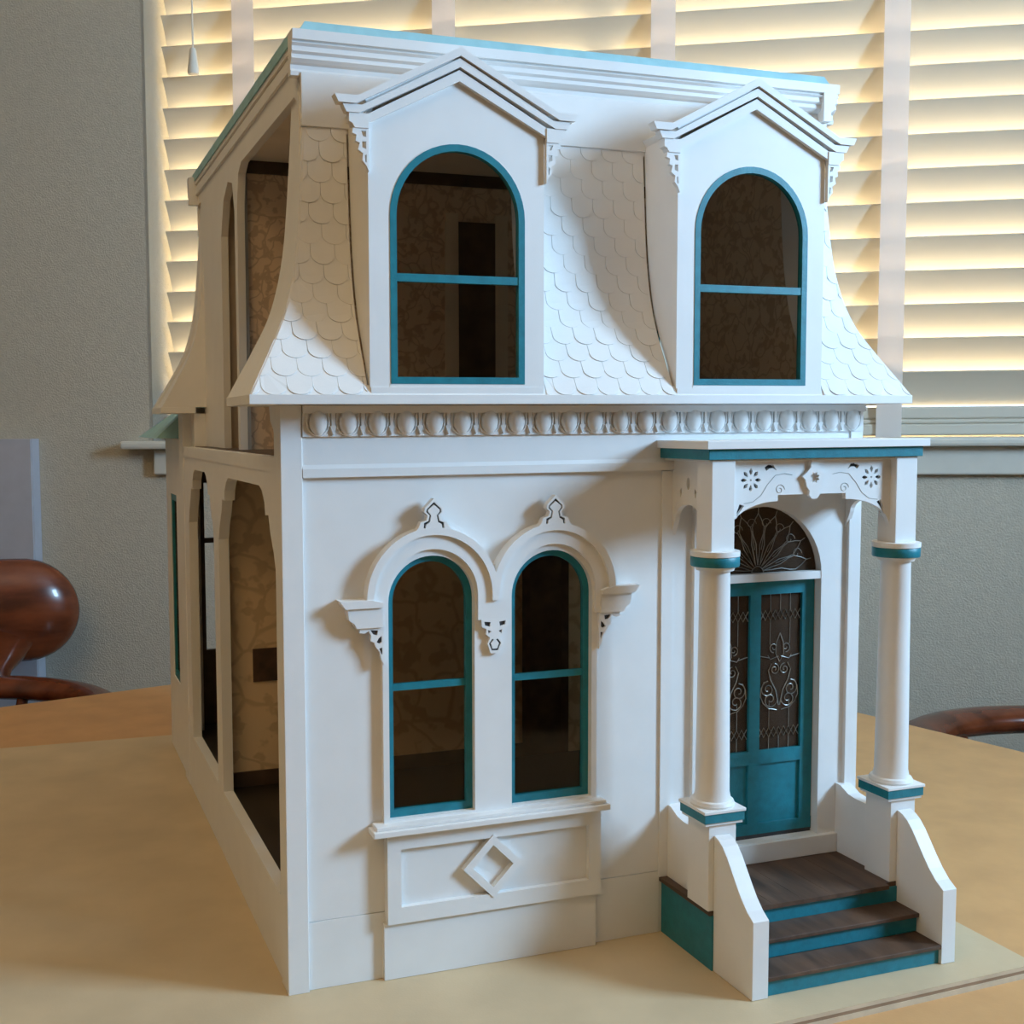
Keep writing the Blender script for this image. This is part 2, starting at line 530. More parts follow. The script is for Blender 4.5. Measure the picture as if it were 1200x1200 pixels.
make_chair('low-backed red-brown wooden chair with only its curved arm rail showing past the porch', (119.0, 33.5, FLOOR_Z), R(-76.2), False)

# ---------------------------------------------------------------- the doll house
W, D = 42.93, 48.0
H = empty('dollhouse', 'white and teal two-storey wooden doll house with mansard roof and columned porch', 'dollhouse')

# mansard profile: inset from the wall line as a function of height
PZ = [37.45, 38.4, 39.5, 40.7, 42.2, 43.6, 45.15, 46.8, 48.3, 50.0, 52.7, 55.0, 57.2]
PD = [-2.25, -1.72, -1.08, -0.42, 0.38, 0.88, 1.27, 1.56, 1.72, 1.86, 2.05, 2.2, 2.3]
def dz(z):
    return float(np.interp(z, PZ, PD))
ZF = np.linspace(37.45, 57.2, 80)
DF = np.interp(ZF, PZ, PD)
k = np.array([1, 2, 3, 4, 3, 2, 1.])/16
DF2 = np.convolve(np.pad(DF, 3, mode='edge'), k, mode='valid')
DF2[0], DF2[-1] = DF[0], DF[-1]
def dz(z):
    return float(np.interp(z, ZF, DF2))
SF = np.concatenate([[0], np.cumsum(np.hypot(np.diff(ZF), np.diff(DF2)))])
def z_of_s(s):
    return float(np.interp(s, SF, ZF))

# -- shell of the lower storey
HW1 = 2.92
win_c = (9.65, 18.1)
DC, DHW, DSP = 34.73, 5.05, 24.65
wall_hole = [arch_loop(c, HW1, 10.5, 24.45) for c in win_c]
front = part('front_wall', WHITE, H,
             ('sheet', [[(0.3, 4.42), (26.55, 4.42), (26.55, 36.9), (0.3, 36.9)]] + wall_hole, 'xz', 0.32, 0.9),
             smooth=30)
part('porch_wall', WHITE, H,
     ('sheet', [[(26.6, 0.02), (W-0.3, 0.02), (W-0.3, 36.9), (26.6, 36.9)], arch_loop(DC, DHW, 5.45, DSP)], 'xz', 0.30, 1.0), smooth=30)
part('plinth_board', WHITE, H, ('box', 0.3, 26.55, 0.26, 0.9, 0.02, 4.38))
part('corner_post', WHITE, H, ('box', 0, 1.36, 0, 1.9, 0.0, 36.9), bevel=0.04)
part('corner_post', WHITE, H, ('box', W-1.05, W, 0.0, 1.6, 0.0, 36.9), bevel=0.04)
part('door_pilaster', WHITE, H, ('box', 28.95, 29.6, -0.05, 0.3, 4.0, 31.0))
part('wall_batten', WHITE, H, ('box', 26.5, 27.35, 0.16, 0.3, 4.0, 32.4))
fr = part('frieze_board', WHITE, H, ('sheet', [[(0.12, 36.9), (0.4, 36.9), (0.4, 32.47), (-0.02, 32.47), (-0.02, 33.0), (0.1, 33.26)]], 'yz', 1.37, W-0.02))
# egg and dart
eg = part('egg_and_dart_molding', WHITE, H, ('box', 1.38, W-0.05, -0.06, 0.2, 34.98, 36.88), ('box', 1.38, W-0.05, -0.3, 0.0, 36.4, 36.88))
bm = bmesh.new()
N, Mr = 14, 8
rings = []
for j in range(Mr+1):
    ph = -PI/2+PI*j/Mr
    rr = math.cos(ph)
    rings.append([bm.verts.new(Vector((0.60*rr*math.cos(2*PI*i/N), 0.46*rr*math.sin(2*PI*i/N), 0.80*math.sin(ph)))*S) for i in range(N)])
for a, b in zip(rings, rings[1:]):
    for i in range(N):
        bm.faces.new([a[i], a[(i+1) % N], b[(i+1) % N], b[i]])
egg0 = finish('egg', bm, WHITE, eg, smooth=60)
bm = bmesh.new()
pts = [(0.72*math.cos(R(t)), 0, 0.84*math.sin(R(t))) for t in range(160, 381, 20)]
tube(bm, [(-0.70, 0, 0.75)] + pts + [(0.70, 0, 0.75)], 0.075, 6)
husk0 = finish('husk', bm, WHITE, eg, smooth=60)
bm = bmesh.new()
sheet(bm, [[(-0.13, 0.75), (0.13, 0.75), (0.10, -0.2), (0.2, -0.25), (0, -0.8), (-0.2, -0.25), (-0.10, -0.2)]], 'xz', -0.12, 0.1)
dart0 = finish('dart', bm, WHITE, eg)
ne = 22
sp = (W-0.1-1.4)/ne
for i in range(ne):
    x = 1.4+sp*(i+0.5)
    for src, dx, y, z in ((egg0, 0, -0.08, 35.85), (husk0, 0, -0.1, 35.9), (dart0, sp/2, -0.1, 35.85)):
        if src is dart0 and i == ne-1:
            continue
        if i == 0:
            src.location = Vector((x+dx, y, z))*S
        else:
            dup(src, eg, (x+dx, y, z))

# -- bay with the pair of arched windows
BX0, BX1 = 6.33, 21.42
bay = part('window_bay', WHITE, H,
           ('sheet', [[(BX0, 10.0), (BX1, 10.0), (BX1, 24.6)] + arc(win_c[1], 24.6, 3.3, 0, 132)
                      + [(13.88, 26.6)] + arc(win_c[0], 24.6, 3.3, 48, 180) + [(BX0, 24.6)]]
            + [arch_loop(c, HW1, 10.5, 24.45) for c in win_c], 'xz', -0.12, 0.32), smooth=30)
def hood_loop(ro, ri, zl, zb):
    lc, rc = win_c
    o = [(lc-ro, zl)]
    dx = (rc-lc)/2
    a = math.degrees(math.acos(min(1, dx/ro)))
    o = [(lc-ri, zb), (lc-ro, zb)] + arc(lc, 24.75, ro, 180, a, 26) + arc(rc, 24.75, ro, 180-a, 0, 26)[1:] + [(rc+ro, zb), (rc+ri, zb)]
    o += arc(rc, 24.75, ri, 0, 180, 26) + [(rc-ri, zb)]
    o += [(lc+ri, zb)] + arc(lc, 24.75, ri, 0, 180, 26)
    return o
hood = part('hood_molding', WHITE, bay, ('sheet', [hood_loop(4.45, 3.98, 24.75, 24.35)], 'xz', -0.64, 0.32), smooth=30)
part('hood_inner_band', WHITE, bay, ('sheet', [hood_loop(4.0, 3.06, 24.75, 23.08)], 'xz', -0.40, 0.32), smooth=30)
for sx, c in ((-1, win_c[0]), (1, win_c[1])):
    def X(v):
        return c+sx*v
    part('hood_stop', WHITE, bay,
         ('sheet', [[(X(3.4), 24.32), (X(5.85), 24.32), (X(6.2), 24.82), (X(4.2), 24.82), (X(3.4), 24.6)]], 'xz', -0.74, 0.32),
         ('sheet', [[(X(3.4), 23.05), (X(5.1), 23.05), (X(5.25), 23.35), (X(5.6), 23.6), (X(5.7), 24.32), (X(3.4), 24.32)]], 'xz', -0.56, 0.32))
    # lacy scroll bracket below the stop
    o = [(X(3.30), 23.06), (X(4.85), 23.06), (X(4.9), 22.75), (X(4.55), 22.7), (X(4.3), 22.85), (X(4.15), 22.55), (X(4.2), 22.2),
         (X(3.95), 22.1), (X(3.85), 21.8), (X(3.6), 21.5), (X(3.5), 21.0), (X(3.30), 20.6)]
    h1 = [(X(3.7), 22.85), (X(4.2), 22.9), (X(4.0), 22.6), (X(3.75), 22.55)]
    h2 = [(X(3.45), 22.5), (X(3.65), 22.35), (X(3.8), 22.1), (X(3.6), 22.0), (X(3.45), 22.1)]
    h3 = [(X(3.42), 21.75), (X(3.62), 21.7), (X(3.48), 21.3), (X(3.42), 21.35)]
    part('scroll_bracket', WHITE, bay, ('sheet', [o, h1, h2, h3], 'xz', -0.42, -0.15))
    for h_ in (h1, h2, h3):
        part('slot_shade', GAP_SHADE, bay, ('sheet', [h_], 'xz', -0.3, -0.17))  # dark fill painted as the shade in the bracket holes
    # finial with a slot
    def Y(v):
        return c+v
    ol = [(-1.3, -0.36), (-0.92, 0.08), (-0.80, 0.42), (-0.45, 0.55), (-0.38, 0.85), (-0.58, 1.05), (-0.55, 1.3), (0, 1.92),
          (0.55, 1.3), (0.58, 1.05), (0.38, 0.85), (0.45, 0.55), (0.80, 0.42), (0.92, 0.08), (1.3, -0.36)]
    slot = [(-0.62, 0.0), (-0.50, 0.0), (-0.46, 0.28), (-0.24, 0.42), (-0.16, 0.85), (-0.34, 1.08), (-0.34, 1.2), (0, 1.52),
            (0.34, 1.2), (0.34, 1.08), (0.16, 0.85), (0.24, 0.42), (0.46, 0.28), (0.50, 0.0), (0.62, 0.0), (0.60, 0.38), (0.34, 0.5), (0.26, 0.85),
            (0.46, 1.06), (0.44, 1.24), (0, 1.70), (-0.44, 1.24), (-0.46, 1.06), (-0.26, 0.85), (-0.34, 0.5), (-0.60, 0.38)]
    part('finial', WHITE, bay, ('sheet', [[(Y(a*1.12), 29.12+b) for a, b in ol], [(Y(a*1.12), 29.12+b) for a, b in slot]], 'xz', -0.62, -0.1))
    part('slot_shade', GAP_SHADE, bay, ('sheet', [[(Y(a*1.12), 29.12+b) for a, b in slot]], 'xz', -0.45, -0.12))  # dark fill painted as the shade in the finial slot
mid = sum(win_c)/2
po = [(-0.95, 23.08), (0.95, 23.08), (0.9, 22.6), (0.6, 22.45), (0.62, 22.1), (0.35, 21.9), (0.52, 21.5), (0.3, 20.85), (-0.3, 20.85), (-0.52, 21.5), (-0.35, 21.9), (-0.62, 22.1), (-0.6, 22.45), (-0.9, 22.6)]
ph = [[(-0.75, 22.95), (-0.3, 22.9), (-0.35, 22.6), (-0.7, 22.7)], [(0.3, 22.9), (0.75, 22.95), (0.7, 22.7), (0.35, 22.6)],
      [(-0.5, 22.4), (-0.25, 22.3), (-0.45, 22.15)], [(0.25, 22.3), (0.5, 22.4), (0.45, 22.15)],
      [(-0.2, 21.8), (-0.08, 21.75), (-0.28, 21.5), (-0.15, 21.15), (0.15, 21.15), (0.28, 21.5), (0.08, 21.75), (0.2, 21.8), (0.42, 21.5), (0.22, 21.02), (-0.22, 21.02), (-0.42, 21.5)]]
part('pendant_bracket', WHITE, bay, ('sheet', [[(mid+a, b) for a, b in po]] + [[(mid+a, b) for a, b in h] for h in ph], 'xz', -0.42, -0.12))
for h_ in ph:
    part('slot_shade', GAP_SHADE, bay, ('sheet', [[(mid+a, b) for a, b in h_]], 'xz', -0.3, -0.13))  # dark fill painted as the shade in the pendant holes
for c in win_c:
    wn = part('arched_window', TEAL, H, ('sheet', [arch_loop(c, HW1+0.02, 10.5, 24.45), arch_loop(c, HW1-0.42, 10.98, 24.45)], 'xz', 0.34, 0.75), smooth=30)
    part('meeting_rail', TEAL, wn, ('box', c-HW1+0.3, c+HW1-0.3, 0.40, 0.72, 18.72, 19.15))
    part('glass_pane', GLASS, wn, ('sheet', [arch_loop(c, HW1-0.3, 10.7, 24.45)], 'xz', 0.62, 0.65))
part('window_sill', WHITE, bay, ('box', BX0-0.95, BX1+0.6, -1.05, 0.3, 9.72, 10.1), ('box', BX0-0.7, BX1+0.4, -0.8, 0.3, 10.1, 10.34), bevel=0.05)
pn = part('sill_panel', WHITE, bay, ('box', 6.45, 21.62, -0.02, 0.32, 3.72, 9.72),
          ('sheet', [[(6.45, 3.76), (21.62, 3.76), (21.62, 9.5), (6.45, 9.5)], [(7.36, 4.82), (20.72, 4.82), (20.72, 8.62), (7.36, 8.62)]], 'xz', -0.42, -0.02))
dcx, dcz = 13.72, 6.72
part('diamond_ornament', WHITE, bay, ('sheet', [[(dcx-2.12, dcz), (dcx, dcz-2.12), (dcx+2.12, dcz), (dcx, dcz+2.12)],
     [(dcx-1.42, dcz), (dcx, dcz-1.42), (dcx+1.42, dcz), (dcx, dcz+1.42)]], 'xz', -0.48, -0.02))
part('bay_plinth', WHITE, bay, ('box', 6.28, 21.4, -0.14, 0.3, 0.03, 3.70))

# -- door, transom and fanlight
door = part('front_door', TEAL, H, ('sheet', [[(29.72, 5.72), (39.74, 5.72), (39.74, 24.3), (29.72, 24.3)],
            [(30.75, 11.9), (34.28, 11.9), (34.28, 23.3), (30.75, 23.3)], [(35.18, 11.9), (38.72, 11.9), (38.72, 23.3), (35.18, 23.3)],
            [(30.75, 6.5), (34.28, 6.5), (34.28, 10.9), (30.75, 10.9)], [(35.18, 6.5), (38.72, 6.5), (38.72, 10.9), (35.18, 10.9)]], 'xz', 1.0, 1.45))
def spiral(cx, cz, r0, a0, turns, y, n=18, sgn=1):
    out = []
    for i in range(n+1):
        t = i/n
        a = R(a0)+sgn*turns*2*PI*t
        r = r0*(1-0.8*t)
        out.append((cx+r*math.cos(a), y, cz+r*math.sin(a)))
    return out
for x0 in (30.75, 35.18):
    xc = x0+1.765
    part('door_panel', TEAL, door, ('box', x0-0.05, x0+3.58, 1.18, 1.36, 6.45, 10.95))
    part('leaded_glass', LEADGLASS, door, ('box', x0-0.05, x0+3.58, 1.22, 1.26, 11.85, 23.35))
    bm = bmesh.new()
    y = 1.17
    rr = 0.030
    for dx in (-0.85, 0, 0.85):
        tube(bm, [(xc+dx, y, 22.1), (xc+dx, y, 23.3)], rr*0.8, 5)
        tube(bm, [(xc+dx, y, 11.9), (xc+dx, y, 12.8)], rr*0.8, 5)
    for dx in (-0.85, 0.85):
        tube(bm, [(xc+dx, y, 13.5), (xc+dx, y, 15.4)], rr*0.7, 5)
        tube(bm, [(xc+dx, y, 19.6), (xc+dx, y, 21.4)], rr*0.7, 5)
        tube(bm, [(xc+dx, y, 18.6), (xc+2.0*dx, y, 18.8)], rr, 5)
    for zz in (21.75, 13.15):
        for ph_ in (0, 1):
            tube(bm, [(xc-1.7+0.425*i*1.0, y, zz+0.36*(1 if (i+ph_) % 2 else -1)) for i in range(9)], rr*1.15, 5)
    for sx in (-1, 1):
        tube(bm, [(xc+sx*0.05, y, 15.1), (xc+sx*0.3, y, 16.2), (xc+sx*0.75, y, 17.0), (xc+sx*0.95, y, 17.7), (xc+sx*0.7, y, 18.2)], rr*1.3, 5)
        tube(bm, spiral(xc+sx*0.98, 16.3, 0.62, 90, 1.5, y, 22, -sx), rr*1.3, 5)
        tube(bm, spiral(xc+sx*0.75, 15.55, 0.62, 180 if sx > 0 else 0, 1.4, y, 22, sx), rr*1.3, 5)
        tube(bm, spiral(xc+sx*0.42, 17.75, 0.42, 90, 1.4, y, 20, sx), rr*1.2, 5)
        tube(bm, spiral(xc+sx*0.52, 19.35, 0.38, 270, 1.3, y, 20, sx), rr*1.2, 5)
        tube(bm, [(xc+sx*0.1, y, 18.7), (xc+sx*0.8, y, 18.5), (xc+sx*1.0, y, 18.8)], rr, 5)
        tube(bm, [(xc+sx*1.3, y, 16.9), (xc+sx*1.55, y, 16.4), (xc+sx*1.6, y, 15.8), (xc+sx*1.35, y, 15.3), (xc+sx*0.9, y, 14.9), (xc+sx*0.2, y, 14.75)], rr*1.2, 5)
        tube(bm, [(xc, y, 18.3), (xc+sx*0.35, y, 18.9), (xc+sx*0.3, y, 19.7), (xc, y, 20.4)], rr*1.2, 5)
    finish('scroll_leading', bm, SILVER, door, smooth=60)
part('threshold', WHITE, H, ('box', 29.3, 41.3, -0.05, 1.5, 4.02, 5.42), bevel=0.04)
part('door_gap_shade', GAP_SHADE, H, ('box', 29.7, 39.76, 1.05, 1.4, 5.42, 5.72))  # dark strip standing in for the shade under the door
part('transom_bar', WHITE, H, ('box', 29.68, 39.78, 0.34, 1.5, 24.35, 24.92))
fan = part('fanlight', LEADGLASS, H, ('sheet', [arc(DC, DSP, DHW+0.02, 0, 180, 24)], 'xz', 0.92, 0.96))
bm = bmesh.new()
y, cz0 = 0.86, 25.0
for i in range(9):
    a = R(10+20*i)
    ux, uz = math.cos(a), math.sin(a)
    nx, nz = -uz, ux
    for sg in (-1, 1):
        tube(bm, [(DC+ux*r+nx*sg*w_, y, cz0+uz*r+nz*sg*w_) for r, w_ in ((0.5, 0.0), (1.2, 0.10), (2.0, 0.16), (2.7, 0.42), (3.2, 0.5), (3.8, 0.25), (4.2, 0.0))], 0.032, 5)
    tube(bm, [(DC+ux*r, y, cz0+uz*r) for r in (4.2, 4.6)], 0.03, 5)
for i in range(8):
    a = R(20+20*i)
    tube(bm, [(DC+math.cos(a)*r, y, cz0+math.sin(a)*r) for r in (1.6, 2.4, 3.0)], 0.025, 5)
    tube(bm, spiral(DC+math.cos(a)*3.5, cz0+math.sin(a)*3.5, 0.45, 0, 1.0, y, 12), 0.025, 5)
tube(bm, [(DC+0.5*math.cos(R(t)), y, cz0-0.1+0.5*math.sin(R(t))) for t in range(0, 181, 20)], 0.04, 5)
finish('petal_leading', bm, SILVER, fan, smooth=60)

# -- porch base, steps, wings, pedestals
PX0, PX1 = 26.75, 42.7
part('porch_base', TEAL, H, ('box', PX0, PX1, -5.98, 0.26, 0.02, 3.70))
for i in range(7):
    w_ = (PX1+0.2-PX0+0.2)/7
    part('deck_plank', TREAD, H, ('box', PX0-0.2+i*w_, PX0-0.2+(i+1)*w_-0.02, -5.95 if i in (0, 6) else -6.35, 0.28, 3.71, 4.0))
WX = (26.86, 28.02, 41.45, 42.55)
for (ztop, yf, yb) in ((2.66, -8.2, -5.98), (1.33, -10.22, -7.95)):
    part('step_tread', TREAD, H, ('box', WX[1]+0.01, WX[2]-0.01, yf, yb, ztop-0.28, ztop), bevel=0.04)
for (z0, z1, yf) in ((2.67, 3.70, -6.06), (1.34, 2.37, -7.94), (0.02, 1.04, -9.95)):
    part('step_riser', TEAL, H, ('box', WX[1]+0.01, WX[2]-0.01, yf, yf+0.3, z0, z1))
wing = [(-10.2, 0.02), (-10.2, 5.0), (-9.55, 5.42), (-8.95, 6.0), (-8.4, 6.68), (-7.85, 7.42), (-7.35, 8.08), (-6.85, 8.6), (-6.4, 8.88), (-5.92, 9.02), (-5.92, 0.02)]
for a, b in ((WX[0], WX[1]), (WX[2], WX[3])):
    part('stair_wing', WHITE, H, ('sheet', [wing], 'yz', a, b), bevel=0.03)
PC = (27.5, 41.93)
PYC = -4.68
for c in PC:
    part('pedestal', WHITE, H, ('box', c-1.02, c+1.02, -5.9, -3.45, 4.0, 9.72), bevel=0.03)
    sxx = -1 if c == PC[0] else 1
    px0, px1 = (27.15, 28.15) if sxx < 0 else (41.35, 42.35)
    part('parapet', WHITE, H, ('sheet', [[(-3.45, 4.0), (0.28, 4.0), (0.28, 9.1), (-0.25, 9.05), (-0.7, 8.85), (-1.1, 8.65), (-1.8, 8.55), (-3.45, 8.5)]], 'yz', px0, px1))
    cp = part('pedestal_cap', WHITE, H, ('box', c-1.56, c+1.56, PYC-1.56, PYC+1.56, 10.52, 10.72), ('box', c-1.40, c+1.40, PYC-1.40, PYC+1.40, 9.72, 9.92), bevel=0.03)
    part('cap_band', TEAL, cp, ('box', c-1.48, c+1.48, PYC-1.48, PYC+1.48, 9.92, 10.52))
    cl = part('porch_column', WHITE, H, ('lathe', (c, PYC), [(1.42, 10.72), (1.45, 10.85), (1.36, 11.05), (1.2, 11.12), (1.16, 11.3), (1.10, 11.6), (1.08, 14), (1.02, 20), (0.97, 26.1), (1.0, 26.2)], 36), smooth=35)
    part('capital_disc', WHITE, cl, ('lathe', (c, PYC), [(1.2, 26.15), (1.28, 26.35), (1.5, 26.42)], 36), ('lathe', (c, PYC), [(1.5, 27.05), (1.58, 27.1), (1.58, 27.42), (1.3, 27.44)], 36), smooth=35)
    part('capital_ring', TEAL, cl, ('lathe', (c, PYC), [(1.52, 26.42), (1.56, 26.48), (1.56, 27.0), (1.52, 27.06)], 36), smooth=35)
    part('upper_post', WHITE, cl, ('box', c-0.86, c+0.86, PYC-0.86, PYC+0.86, 27.42, 33.3), bevel=0.04)
    # side fret panel back to the wall
    yb, yf = 0.28, PYC+0.86
    pan = [(yb, 33.3), (yf, 33.3), (yf, 29.2)] + [(-1.75+1.5*math.cos(R(t)), 29.2+1.0*math.sin(R(t))) for t in range(180, -1, -15)] + [(yb, 28.0)]
    h1 = [(-1.75+0.2*math.cos(R(t)), 31.6+0.42*math.sin(R(t))) for t in range(0, 360, 30)]
    h2 = [(-0.95, 31.3), (-0.72, 31.1), (-0.85, 30.6), (-1.0, 31.0)]
    h3 = [(-2.55, 31.3), (-2.5, 31.0), (-2.65, 30.6), (-2.78, 31.1)]
    h4 = [(-0.05, 29.6), (-0.3, 30.0), (-0.45, 30.3), (-0.2, 29.9)]
    part('side_fret_panel', WHITE, H, ('sheet', [pan, h1, h2, h3, h4], 'yz', c-0.2, c+0.15))
# front fret panel
XL, XR = PC[0]+0.86, PC[1]-0.86
zt = 33.3
nl, nr_ = 32.05, 37.42
al = [(XL+(nl-XL)*(1-math.cos(R(t))), 28.5+2.0*math.sin(R(t))) for t in range(0, 91, 9)]
ar = [(XR-(XR-nr_)*(1-math.cos(R(t))), 28.5+2.0*math.sin(R(t))) for t in range(90, -1, -9)]
loops = [[(XL, zt)] + al + [(nl, 30.9), (nr_, 30.9)] + ar + [(XR, zt)]]
def petal(cx, cz, a, r0=0.30, r1=0.78, w_=0.13):
    ca, sa = math.cos(a), math.sin(a)
    return [(cx+ca*r-sa*q, cz+sa*r+ca*q) for r, q in ((r0, 0), (r0+0.16, w_*0.75), (r0+0.30, w_), (r1, 0), (r0+0.30, -w_), (r0+0.16, -w_*0.75))]
for cx in (29.95, 39.5):
    for i in range(8):
        loops.append(petal(cx, 31.92, R(45*i)))
    loops.append([(cx+0.07*math.cos(R(t)), 31.92+0.07*math.sin(R(t))) for t in range(0, 360, 60)])
for m_ in (-1, 1):
    def Q(v):
        return DC+m_*v
    loops.append([(Q(3.75), 32.72), (Q(3.45), 32.9), (Q(3.05), 32.85), (Q(2.8), 32.5), (Q(3.1), 32.68), (Q(3.35), 32.66), (Q(3.6), 32.5)])
    loops.append([(Q(5.6), 30.4), (Q(5.25), 30.25), (Q(5.5), 29.95), (Q(5.85), 29.45), (Q(5.8), 29.9)])
ff = part('front_fret_panel', WHITE, H, ('sheet', loops, 'xz', -4.95, -4.6), smooth=30)
bm = bmesh.new()
for m_ in (-1, 1):
    y = -4.96
    tube(bm, [(DC+m_*a, y, b) for a, b in ((1.6, 32.2), (2.2, 32.3), (2.9, 32.2), (3.5, 31.6), (4.0, 30.9), (4.6, 30.5), (5.3, 30.4))], 0.018, 5)
    tube(bm, spiral(DC+m_*2.55, 31.25, 0.38, 0, 1.3, y, 18), 0.018, 5)
finish('vine_engraving', bm, SILVER, ff)
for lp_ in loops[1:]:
    part('cutout_shade', GAP_SHADE, ff, ('sheet', [lp_], 'xz', -4.72, -4.61))  # dark pieces standing in for the shade seen through the cut-outs
ky = [(-0.22, 33.25), (0.22, 33.25), (0.32, 32.9), (0.3, 32.7), (0.62, 32.35), (0.95, 32.1), (0.72, 31.85), (0.6, 31.4), (0.38, 31.15), (0.42, 30.85), (0.2, 30.6),
      (-0.2, 30.6), (-0.42, 30.85), (-0.38, 31.15), (-0.6, 31.4), (-0.72, 31.85), (-0.95, 32.1), (-0.62, 32.35), (-0.3, 32.7), (-0.32, 32.9)]
star = [((0.40 if i % 2 else 0.27)*math.cos(R(22.5*i)), (0.40 if i % 2 else 0.27)*math.sin(R(22.5*i))) for i in range(16)]
part('keystone_plaque', WHITE, ff, ('sheet', [[(DC+a, b) for a, b in ky], [(DC+a, 32.0+b) for a, b in star]], 'xz', -5.2, -4.95))
pr = part('porch_roof', WHITE, H, ('box', 26.0, 43.42, -6.0, 0.3, 33.98, 34.5), ('box', 26.6, 42.85, -5.35, 0.28, 33.15, 33.32), bevel=0.03)
part('roof_band', TEAL, pr, ('box', 26.28, 43.05, -5.75, 0.29, 33.3, 33.98), bevel=0.03)

# -- open left side of the lower storey
def scallop(y0, y1, z0, z1, a, b):
    """opening outline with stepped brackets in the upper corners"""
    def br(s, y):
        return [(y, z1-b), (y+s*a*0.12, z1-b*0.78), (y+s*a*0.32, z1-b*0.55), (y+s*a*0.42, z1-b*0.34), (y+s*a*0.62, z1-b*0.36), (y+s*a*0.66, z1-b*0.2), (y+s*a*0.82, z1-b*0.06), (y+s*a, z1)]
    return [(y0, z0)] + br(1, y0) + list(reversed(br(-1, y1))) + [(y1, z0)]
part('side_frame', WHITE, H, ('sheet', [[(1.9, 0.02), (D, 0.02), (D, 33.6), (1.9, 33.6)],
     scallop(2.4, 24.6, 5.5, 31.7, 5.0, 5.2), scallop(27.2, 42.2, 5.5, 31.7, 4.5, 5.2)], 'yz', 0.12, 0.95), smooth=20)
part('side_floor_band', WHITE, H, ('box', 0.05, 0.95, 1.9, D-2.5, 32.75, 33.7))
part('rear_post', WHITE, H, ('box', 0.05, 1.6, D-3.0, D, 0.0, 36.9), ('box', 0.9, 2.0, D-5.2, D-2.9, 33.7, 36.9))
part('corner_bracket', WHITE, H, ('sheet', [[(1.9, 36.9), (4.6, 36.9), (4.3, 36.0), (3.4, 35.4), (2.9, 34.4), (1.9, 34.2)]], 'yz', 0.3, 1.1))
part('corner_bracket', WHITE, H, ('sheet', [[(D, 37.2), (D+1.8, 37.2), (D+1.6, 36.6), (D+0.9, 36.2), (D+0.6, 35.2), (D, 34.8)]], 'yz', 0.3, 1.1))
# interior
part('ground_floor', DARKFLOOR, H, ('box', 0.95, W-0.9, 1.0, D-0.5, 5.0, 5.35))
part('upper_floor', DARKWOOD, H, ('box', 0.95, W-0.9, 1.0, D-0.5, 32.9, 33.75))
part('right_wall', PLAINWALL, H, ('sheet', [[(1.0, 0.02), (D, 0.02), (D, 36.9), (1.0, 36.9)], [(19.5, 9), (25, 9), (25, 30), (19.5, 30)]], 'yz', W-0.9, W-0.32))
sw = part('added_light_window', TEAL, H, ('sheet', [[(19.1, 8.6), (25.4, 8.6), (25.4, 30.4), (19.1, 30.4)], [(19.7, 9.2), (24.8, 9.2), (24.8, 29.8), (19.7, 29.8)]], 'yz', W-0.6, W-0.2))  # unseen window added to brighten the lower rooms
part('light_diffuser', DIFFUSER, sw, ('box', W-0.72, W-0.68, 19.5, 25.0, 9.0, 30.0))
YP = 26.0
lp = part('lower_partition', PAPER_DN, H, ('sheet', [[(1.0, 5.35), (W-0.9, 5.35), (W-0.9, 32.9), (1.0, 32.9)]], 'xz', YP, YP+0.5))
part('inner_door', DARKWOOD, lp, ('box', 28.4, 31.6, YP-0.1, YP, 5.36, 26.0))
part('skirting_board', DARKWOOD, lp, ('box', 1.0, 27.7, YP-0.15, YP, 5.35, 6.6))
part('door_casing', TREAD_S, lp, ('box', 27.7, 28.4, YP-0.15, YP, 5.35, 26.7), ('box', 31.6, 32.3, YP-0.15, YP, 5.35, 26.7), ('box', 28.4, 31.6, YP-0.15, YP, 26, 26.7))
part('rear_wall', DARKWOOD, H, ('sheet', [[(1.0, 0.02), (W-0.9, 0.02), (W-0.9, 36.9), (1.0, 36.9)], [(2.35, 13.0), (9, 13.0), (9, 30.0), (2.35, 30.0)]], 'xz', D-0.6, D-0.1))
part('rear_window_bar', DARKWOOD, H, ('box', 2.35, 9, D-0.5, D-0.2, 23.9, 24.4))
part('interior_picture', TREAD_S, lp, ('box', 3.0, 6.0, YP-0.12, YP, 14.2, 17.0))
# rear bay beyond the main block
rb = part('rear_bay', WHITE, H, ('sheet', [[(D, 0.02), (61, 0.02), (61, 34.4), (D, 34.4)], [(52.5, 8.5), (57.5, 8.5), (57.5, 28.5), (52.5, 28.5)]], 'yz', 0.25, 0.9),
          ('sheet', [[(0.9, 0.02), (22, 0.02), (22, 34.4), (0.9, 34.4)], [(2.6, 8.5), (12, 8.5), (12, 29.5), (2.6, 29.5)]], 'xz', 60.4, 61), ('box', 21.4, 22, D, 60.4, 0.02, 34.4))
part('bay_glass', LEADGLASS, rb, ('box', 0.6, 0.65, 52.4, 57.6, 8.4, 28.6))
part('bay_window_frame', TEAL, rb, ('sheet', [[(52.4, 8.4), (57.6, 8.4), (57.6, 28.6), (52.4, 28.6)], [(53.1, 9.2), (56.9, 9.2), (56.9, 27.8), (53.1, 27.8)]], 'yz', 0.35, 0.8))
bm = bmesh.new()
lo = [(-2.2, D, 34.5), (24.0, D, 34.5), (24.0, 66, 34.5), (-2.2, 66, 34.5)]
hi = [(1.6, D, 38.0), (20.5, D, 38.0), (20.5, 54, 38.0), (1.6, 54, 38.0)]
a = [bm.verts.new(Vector(p)*S) for p in lo]
b = [bm.verts.new(Vector(p)*S) for p in hi]
for i in range(4):
    bm.faces.new([a[i], a[(i+1) % 4], b[(i+1) % 4], b[i]])
bm.faces.new(list(reversed(a)))
bm.faces.new(b)
finish('bay_roof', bm, AQUA, rb)

